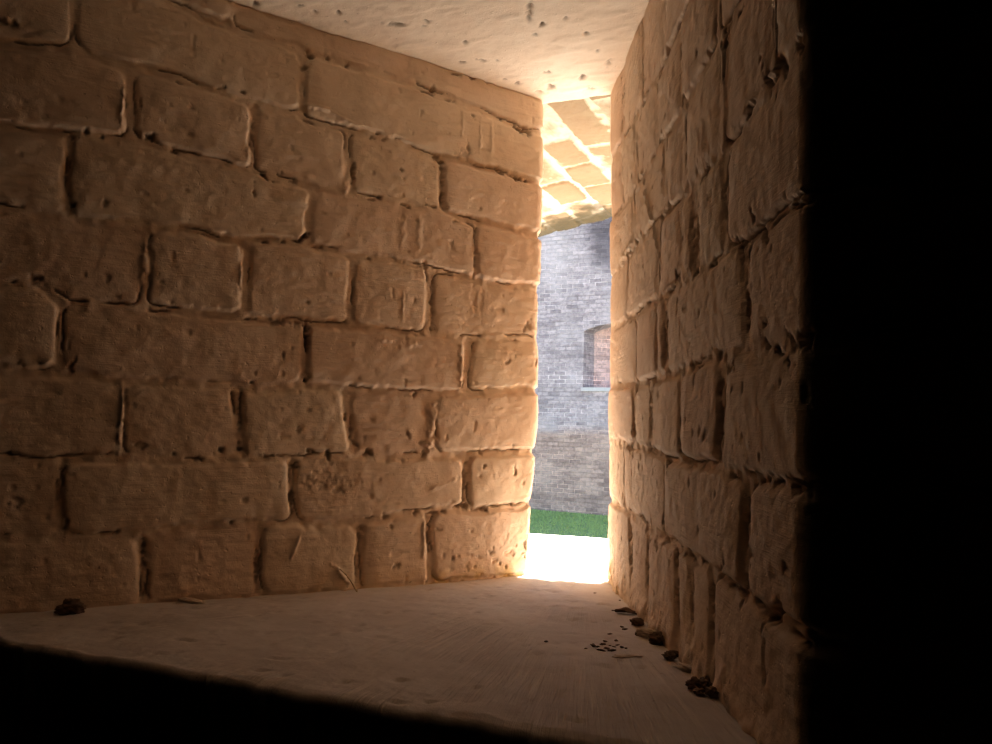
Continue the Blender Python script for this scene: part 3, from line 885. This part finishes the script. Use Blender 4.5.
# the face of the far wall is a fine grid around the view so that patches can have their own shape
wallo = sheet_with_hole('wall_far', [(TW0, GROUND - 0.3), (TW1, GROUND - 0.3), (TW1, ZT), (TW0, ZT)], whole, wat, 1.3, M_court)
me = wallo.data
bm = bmesh.new(); bm.from_mesh(me)
# cut the face around the visible part with parallel planes
tt0 = far_hit(520, 400)[0]; tt1 = far_hit(640, 400)[0]
o0 = Vector(wat(0, 0, 0)); ts = Vector((S2[0], S2[1], 0))
for t in np.linspace(tt0, tt1, 26):
    bmesh.ops.bisect_plane(bm, geom=bm.verts[:] + bm.edges[:] + bm.faces[:], plane_co=o0 + ts * float(t), plane_no=ts)
for z in np.linspace(GROUND, 4.4, 60):
    bmesh.ops.bisect_plane(bm, geom=bm.verts[:] + bm.edges[:] + bm.faces[:], plane_co=Vector((0, 0, float(z))), plane_no=Vector((0, 0, 1)))
uvl = bm.loops.layers.uv['surf']
for f in bm.faces:
    for l in f.loops:
        q = l.vert.co - o0
        l[uvl].uv = (q.dot(ts) + q.dot(Vector((A2[0], A2[1], 0))) * 1.0, l.vert.co.z)
bm.to_mesh(me); bm.free()
co = np.zeros(len(me.vertices) * 3); me.vertices.foreach_get('co', co); co = co.reshape(-1, 3)
tq = (co[:, :2] - CW) @ S2; zq = co[:, 2]
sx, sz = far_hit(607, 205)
dark_patch = np.zeros(len(co))
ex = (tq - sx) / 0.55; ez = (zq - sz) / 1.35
dark_patch = sstep(1.15, 0.55, np.hypot(ex + 0.25 * (ez + 0.2), ez * 0.85) + 0.12 * vn(tq * 3, zq * 3, 601))  # darker patch at the upper right of the wall
bx, bz = far_hit(556, 255)
bloom = sstep(1.2, 0.3, np.hypot((tq - bx) / 0.55, (zq - bz) / 0.9) + 0.2 * vn(tq * 4, zq * 7, 603)) * 0.28
_, zbr = far_hit(560, 432)
brown = sstep(zbr + 0.12, zbr - 0.08, zq + 0.05 * vn(tq * 5, zq * 5, 605))
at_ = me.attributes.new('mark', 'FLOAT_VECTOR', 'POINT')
at_.data.foreach_set('vector', np.stack([dark_patch, bloom, brown], -1).reshape(-1).astype(np.float32))
tag(wallo, kind='structure')

# the blocked loophole in it: straight reveal, splayed jambs narrowing to a dark slit, stone sill
R1, R2 = 0.34, 0.66
sl = 0.055


def ring(d, hwid, z0, spr, rise):
    pts = [(wc - hwid, z0)] + [(wc + hwid, z0)] + [(wc + t * hwid, spr + rise * (1 - t * t)) for t in np.linspace(1, -1, 17)]
    return [Vector(wat(p[0], p[1], d)) for p in pts]


rings = [ring(-0.002, whw, wb, wspr, wrise), ring(R1, whw - 0.10, wb + 0.01, wspr - 0.01, wrise), ring(R1 + 0.001, whw - 0.115, wb + 0.02, wspr - 0.015, wrise), ring(R2, sl, wb + 0.05, wspr - 0.02, 0.02), ring(1.305, sl, wb + 0.05, wspr - 0.02, 0.02)]
bm = bmesh.new(); vr = [[bm.verts.new(p) for p in r] for r in rings]
nr = len(vr[0])
for a, b in zip(vr[:-1], vr[1:]):
    for i in range(nr):
        f_ = bm.faces.new((a[i], a[(i + 1) % nr], b[(i + 1) % nr], b[i])); f_.material_index = 1 if a is vr[0] else 0
uvl = bm.loops.layers.uv.new('surf')
for f in bm.faces:
    for l in f.loops:
        q = l.vert.co - o0
        l[uvl].uv = (q.dot(ts) * 1.0 + q.dot(Vector((A2[0], A2[1], 0))) * 0.8, l.vert.co.z)
me = bpy.data.meshes.new('window_1'); bm.to_mesh(me); bm.free()
win = tag(link('window_1', me, M_infill), kind='structure'); me.materials.append(M_court)
sillb = bmesh.new()
for (t0, t1, z0, z1, d0, d1) in [(wc - whw - 0.03, wc + whw + 0.03, wb - 0.06, wb + 0.012, -0.035, 0.2)]:
    vs = [sillb.verts.new(wat(t, z, d)) for t in (t0, t1) for z in (z0, z1) for d in (d0, d1)]
    for f in ((0, 1, 3, 2), (4, 6, 7, 5), (0, 4, 5, 1), (2, 3, 7, 6), (0, 2, 6, 4), (1, 5, 7, 3)):
        sillb.faces.new([vs[i] for i in f])
bmesh.ops.recalc_face_normals(sillb, faces=sillb.faces)
me = bpy.data.meshes.new('window_sill'); sillb.to_mesh(me); sillb.free()
M_stone = plain('pale sill stone', (0.62, 0.62, 0.62), nscale=20)
link('window_sill', me, M_stone, win)
# dark slab standing in for the unlit room behind that slit
bk = prism('wall_behind_slit', [wat(wc - 0.6, 0, 1.31)[:2], wat(wc + 0.6, 0, 1.31)[:2], wat(wc + 0.6, 0, 1.4)[:2], wat(wc - 0.6, 0, 1.4)[:2]], wb - 0.6, wspr + 0.6, M_dark)
tag(bk, kind='structure')

# lawn, and unseen grey ground added to cut green bounce light
gp = [tp(-16, LOUT - 0.02), tp(13, LOUT - 0.02), tp(13, DW + 0.2), tp(-16, DW + 0.2)]
tag(prism('ground', gp, GROUND - 0.2, GROUND - 0.012, M_bounce_ground), kind='structure')
lp = [tp(-16, DW - 5.2), tp(13, DW - 5.2), tp(13, DW), tp(-16, DW)]
tag(prism('ground_lawn', lp, GROUND - 0.1, GROUND, M_turf), kind='structure')
rng = np.random.RandomState(21)
bm = bmesh.new()
for k in range(9000):
    t = rng.uniform(-0.6, 4.2) - 2.4; a = DW - 0.13 - abs(rng.normal(0, 1)) * 1.9
    a = max(a, DW - 5)
    t = rng.uniform(far_hit(505, 400)[0] - 0.4, far_hit(640, 400)[0] + 0.8)
    p = tp(t, a); hgt = rng.uniform(0.02, 0.05); w = rng.uniform(0.005, 0.011); th = rng.uniform(0, math.pi)
    dx, dy = math.cos(th) * w, math.sin(th) * w; lx, ly = rng.normal(0, 0.02, 2)
    v = [bm.verts.new((p[0] - dx, p[1] - dy, GROUND - 0.004)), bm.verts.new((p[0] + dx, p[1] + dy, GROUND - 0.004)),
         bm.verts.new((p[0] + dx * .6 + lx * .5, p[1] + dy * .6 + ly * .5, GROUND + hgt * .6)), bm.verts.new((p[0] - dx * .6 + lx * .5, p[1] - dy * .6 + ly * .5, GROUND + hgt * .6)),
         bm.verts.new((p[0] + lx, p[1] + ly, GROUND + hgt))]
    bm.faces.new((v[0], v[1], v[2], v[3])); bm.faces.new((v[3], v[2], v[4]))
me = bpy.data.meshes.new('grass'); bm.to_mesh(me); bm.free()
tag(link('grass', me, M_blade), 'short green grass along the foot of the grey courtyard wall', 'grass', kind='stuff')


# ------------------------------------------------------------------ crumbs lying on the cement
def clod_mesh(name, size, seed, flat=0.6, sub=4, rough=0.6):
    bm = bmesh.new(); bmesh.ops.create_icosphere(bm, subdivisions=sub, radius=1.0)
    r = np.random.RandomState(seed); off = r.uniform(0, 50, 3)
    co = np.array([v.co[:] for v in bm.verts])
    d = 1 + rough * fbm(co[:, 0] * 1.5 + off[0] + co[:, 2], co[:, 1] * 1.5 + off[1] - co[:, 2], seed, 3) + 0.34 * fbm(co[:, 0] * 4 + off[2], co[:, 1] * 4 + co[:, 2] * 4, seed + 3, 3)
    co = co * d[:, None] * np.array(size)[None, :]
    co[:, 2] *= flat
    zmin = co[:, 2].min()
    co[:, 2] -= zmin * 0.8
    co[:, 2] = np.maximum(co[:, 2], -0.0004)
    for v, c in zip(bm.verts, co): v.co = c
    for f in bm.faces: f.smooth = True
    me = bpy.data.meshes.new(name); bm.to_mesh(me); bm.free(); return me


dg = bpy.context.evaluated_depsgraph_get()
floor_ob = bpy.data.objects['floor']


def on_floor(x, y):
    p = plane_hit(x, y, floor_z)
    dg.update()
    ok, loc, nor, ix = floor_ob.ray_cast(Vector((p[0], p[1], p[2] + 0.05)), Vector((0, 0, -1)))
    return Vector((p[0], p[1], loc.z if ok else p[2]))


def drop(name, x, y, size, rz, mat, label, cat, seed, group=None, flat=0.6, sub=4):
    if name == 'soil_clod': size = tuple(0.85 * c for c in size)
    o = link(name, clod_mesh(name, size, seed, flat, sub), mat)
    o.location = on_floor(x, y) - Vector((0, 0, 0.0003)); o.rotation_euler = (0, 0, rz)
    return tag(o, label, cat, group)


G = 'dark crumbs fallen along the foot of the right wall'
drop('soil_clod', 694, 690, (.0065, .006, .007), .3, M_clod, 'dark soil clod nearest the viewer, left one of the cluster under the right wall', 'crumb', 1, G)
drop('soil_clod', 706, 689, (.0075, .0055, .007), 1.1, M_clod, 'biggest dark soil clod in the near cluster at the foot of the right wall', 'crumb', 2, G)
drop('soil_clod', 699, 697, (.0048, .0042, .004), .7, M_clod, 'small dark soil clod in front of the near cluster by the right wall', 'crumb', 3, G)
drop('soil_clod', 713, 699, (.006, .004, .006), 2.0, M_clod, 'dark soil clod rightmost in the near cluster against the right wall', 'crumb', 4, G)
drop('soil_clod', 669, 659, (.0058, .0065, .006), 0, M_clod, 'dark soil clod on cement, left of a pair midway along the right wall', 'crumb', 5, G)
drop('soil_clod', 678, 656, (.0075, .0045, .0045), -.2, M_clod, 'flat dark soil clod, right of a pair midway along the right wall', 'crumb', 6, G)
drop('soil_clod', 658, 643, (.0085, .0075, .009), .5, M_clod, 'large black soil clod under the wide open joint of the right wall', 'crumb', 7, G)
drop('soil_clod', 637, 626, (.0075, .0055, .007), .2, M_clod, 'dark soil clod just below the dead leaf beside the right wall', 'crumb', 8, G)
drop('soil_clod', 638, 635, (.003, .0028, .003), .2, M_clod, 'tiny dark soil clod between the leaf and the pale plaster flake', 'crumb', 9, G)
drop('plaster_flake', 646, 637, (.009, .0035, .005), -.3, M_flake, 'pale plaster flake lying at the wall foot near the slit', 'flake', 14, None, .7)
drop('plaster_flake', 691, 672, (.010, .005, .005), -.6, M_flake, 'pale plaster flake lying beside the flat dark clod at the right wall', 'flake', 15, None, .6)
drop('plaster_flake', 628, 657, (.011, .003, .002), .1, M_flake, 'thin pale plaster flake on open cement in front of the crumb trail', 'flake', 16, None, .5)
drop('mortar_lump', 71, 614, (.011, .0075, .0085), .4, M_clod, 'dark mortar lump at the foot of the left wall', 'lump', 17, None, .8)
drop('plaster_flake', 186, 602, (.020, .006, .004), -.45, M_flake, 'broad plaster flake at the foot of the shadowed left wall', 'flake', 18, None, .5)
drop('pebble', 603, 561, (.006, .005, .004), 0, M_flake, 'small pebble on the sunlit sill beyond the slit', 'pebble', 19, None, .8)

# dead leaf: a curled blade with a midrib
root = bpy.data.objects.new('dead_leaf', None); col.objects.link(root)
root.location = on_floor(629, 615); root.rotation_euler = (0, 0, -0.35)
tag(root, 'curled brown dead leaf by the right wall close to the slit', 'leaf')
nl, nw = 24, 9
P = np.zeros((nl, nw, 3))
for i in range(nl):
    f = i / (nl - 1); w = 0.0062 * math.sin(math.pi * min(1, f * 0.96 + 0.02)) ** 0.7
    for j in range(nw):
        g = j / (nw - 1) * 2 - 1
        P[i, j] = ((f - .5) * .030, g * w, 0.0010 + 0.0030 * g * g * (0.6 + 0.4 * math.sin(f * 6)) + 0.0010 * math.sin(f * 3.0) ** 2 + 0.0006 * math.sin(9 * g + 14 * f))
lo = link('blade', grid_mesh('blade', P, P[..., :2].copy()), M_leaf, root)
sm = lo.modifiers.new('thickness', 'SOLIDIFY'); sm.thickness = 0.0005


def tube(name, pts, r, mat, parent=None, sides=8):
    bm = bmesh.new(); rings = []
    for i, p in enumerate(pts):
        p = Vector(p); d = (Vector(pts[min(i + 1, len(pts) - 1)]) - Vector(pts[max(i - 1, 0)])).normalized()
        a = d.orthogonal().normalized(); b = d.cross(a)
        k = r * (1 - 0.5 * i / max(1, len(pts) - 1))
        rings.append([bm.verts.new(p + a * (k * math.cos(2 * math.pi * j / sides)) + b * (k * math.sin(2 * math.pi * j / sides))) for j in range(sides)])
    for A, B in zip(rings[:-1], rings[1:]):
        for j in range(sides): bm.faces.new((A[j], A[(j + 1) % sides], B[(j + 1) % sides], B[j]))
    bm.faces.new(rings[0][::-1]); bm.faces.new(rings[-1])
    for f in bm.faces: f.smooth = True
    me = bpy.data.meshes.new(name); bm.to_mesh(me); bm.free()
    return link(name, me, mat, parent)


tube('midrib', [((i / 10 - .55) * .034, 0, 0.0014 + 0.0010 * math.sin((i / 10) * 3.0) ** 2) for i in range(11)], 0.0006, M_leaf, root)

# dry stalk leaning against the left wall
p0 = on_floor(357, 592); p1 = hit(338, 568, LP, LN) + LN * 0.006
pts = [p0 + (p1 - p0) * (i / 9) + LN * (0.002 * math.sin(i / 9 * math.pi)) + Vector((0, 0, 0.003 * math.sin(i / 9 * math.pi))) for i in range(10)]
base = pts[0].copy()
st_ = tube('dry_stalk', [p - base for p in pts], 0.0013, M_straw); st_.location = base
tag(st_, 'short pale dry stalk leaning on the foot of the left wall', 'stalk')

# trail of tiny crumbs across the cement
trail = [(598, 646), (603, 644), (607, 648), (610, 645), (614, 646), (618, 644), (622, 647), (626, 648), (601, 650), (605, 641), (612, 650), (593, 645), (586, 648), (616, 640), (610, 633), (622, 627), (625, 629)]
cm = [clod_mesh('crumb', (.0019 + .0007 * (i % 3), .0013 + .0003 * (i % 2), .0012), 40 + i, .6, 3, 0.9) for i in range(6)]
for i, (x, y) in enumerate(trail):
    o = bpy.data.objects.new('crumb', cm[i % 6]); col.objects.link(o)
    if not cm[i % 6].materials: cm[i % 6].materials.append(M_clod)
    o.location = on_floor(x, y) - Vector((0, 0, 0.0002)); s_ = random.uniform(0.6, 1.3); o.scale = (s_, s_, s_); o.rotation_euler = (0, 0, random.uniform(0, 6))
    tag(o, 'tiny dark crumb in the trail on the cement in front of the slit', 'crumb', 'tiny crumbs in a trail on the cement')
for i, (x, y, lab) in enumerate([(595, 593, 'lone tiny dark crumb on the cement just inside the slit'), (546, 641, 'lone dark crumb on the cement left of the crumb trail'), (620, 600, 'tiny dark crumb on the cement beside the slit foot of the right wall')]):
    drop('crumb', x, y, (.0018, .0013, .0012), i, M_clod, lab, 'crumb', 60 + i, None, .6, 3)

# ------------------------------------------------------------------ light: sun and sky over the courtyard
SUN_EL, SUN_AZ = rad(46.5), AX + rad(10)                  # azimuth clockwise from +Y
sd = Vector((math.sin(SUN_AZ) * math.cos(SUN_EL), math.cos(SUN_AZ) * math.cos(SUN_EL), math.sin(SUN_EL)))
ld = bpy.data.lights.new('sun', 'SUN'); ld.energy = 34.0; ld.angle = rad(0.53); ld.color = (1.0, 0.965, 0.92)
lo = bpy.data.objects.new('sun', ld); col.objects.link(lo)
lo.rotation_euler = sd.to_track_quat('Z', 'Y').to_euler(); lo.location = sd * 12
w = bpy.data.worlds.new('sky'); sc.world = w; w.use_nodes = True
nt = w.node_tree; nt.nodes.clear()
wo = nt.nodes.new('ShaderNodeOutputWorld'); bg = nt.nodes.new('ShaderNodeBackground'); sk = nt.nodes.new('ShaderNodeTexSky')
sk.sky_type = 'NISHITA'; sk.sun_disc = False; sk.sun_elevation = SUN_EL; sk.sun_rotation = SUN_AZ
nt.links.new(sk.outputs[0], bg.inputs[0]); nt.links.new(bg.outputs[0], wo.inputs[0])
bg.inputs[1].default_value = 0.28

sc.view_settings.view_transform = 'Standard'; sc.view_settings.look = 'None'
sc.view_settings.gamma = 1; sc.view_settings.use_curve_mapping = False
sc.view_settings.exposure = 0.71
cy = sc.cycles
cy.use_denoising = True
cy.denoiser = 'OPENIMAGEDENOISE'
cy.denoising_input_passes = 'RGB_ALBEDO_NORMAL'
cy.use_adaptive_sampling = False
cy.use_guiding = True
cy.max_bounces = 14; cy.diffuse_bounces = 12
cy.sample_clamp_indirect = 0; cy.caustics_reflective = False; cy.caustics_refractive = False
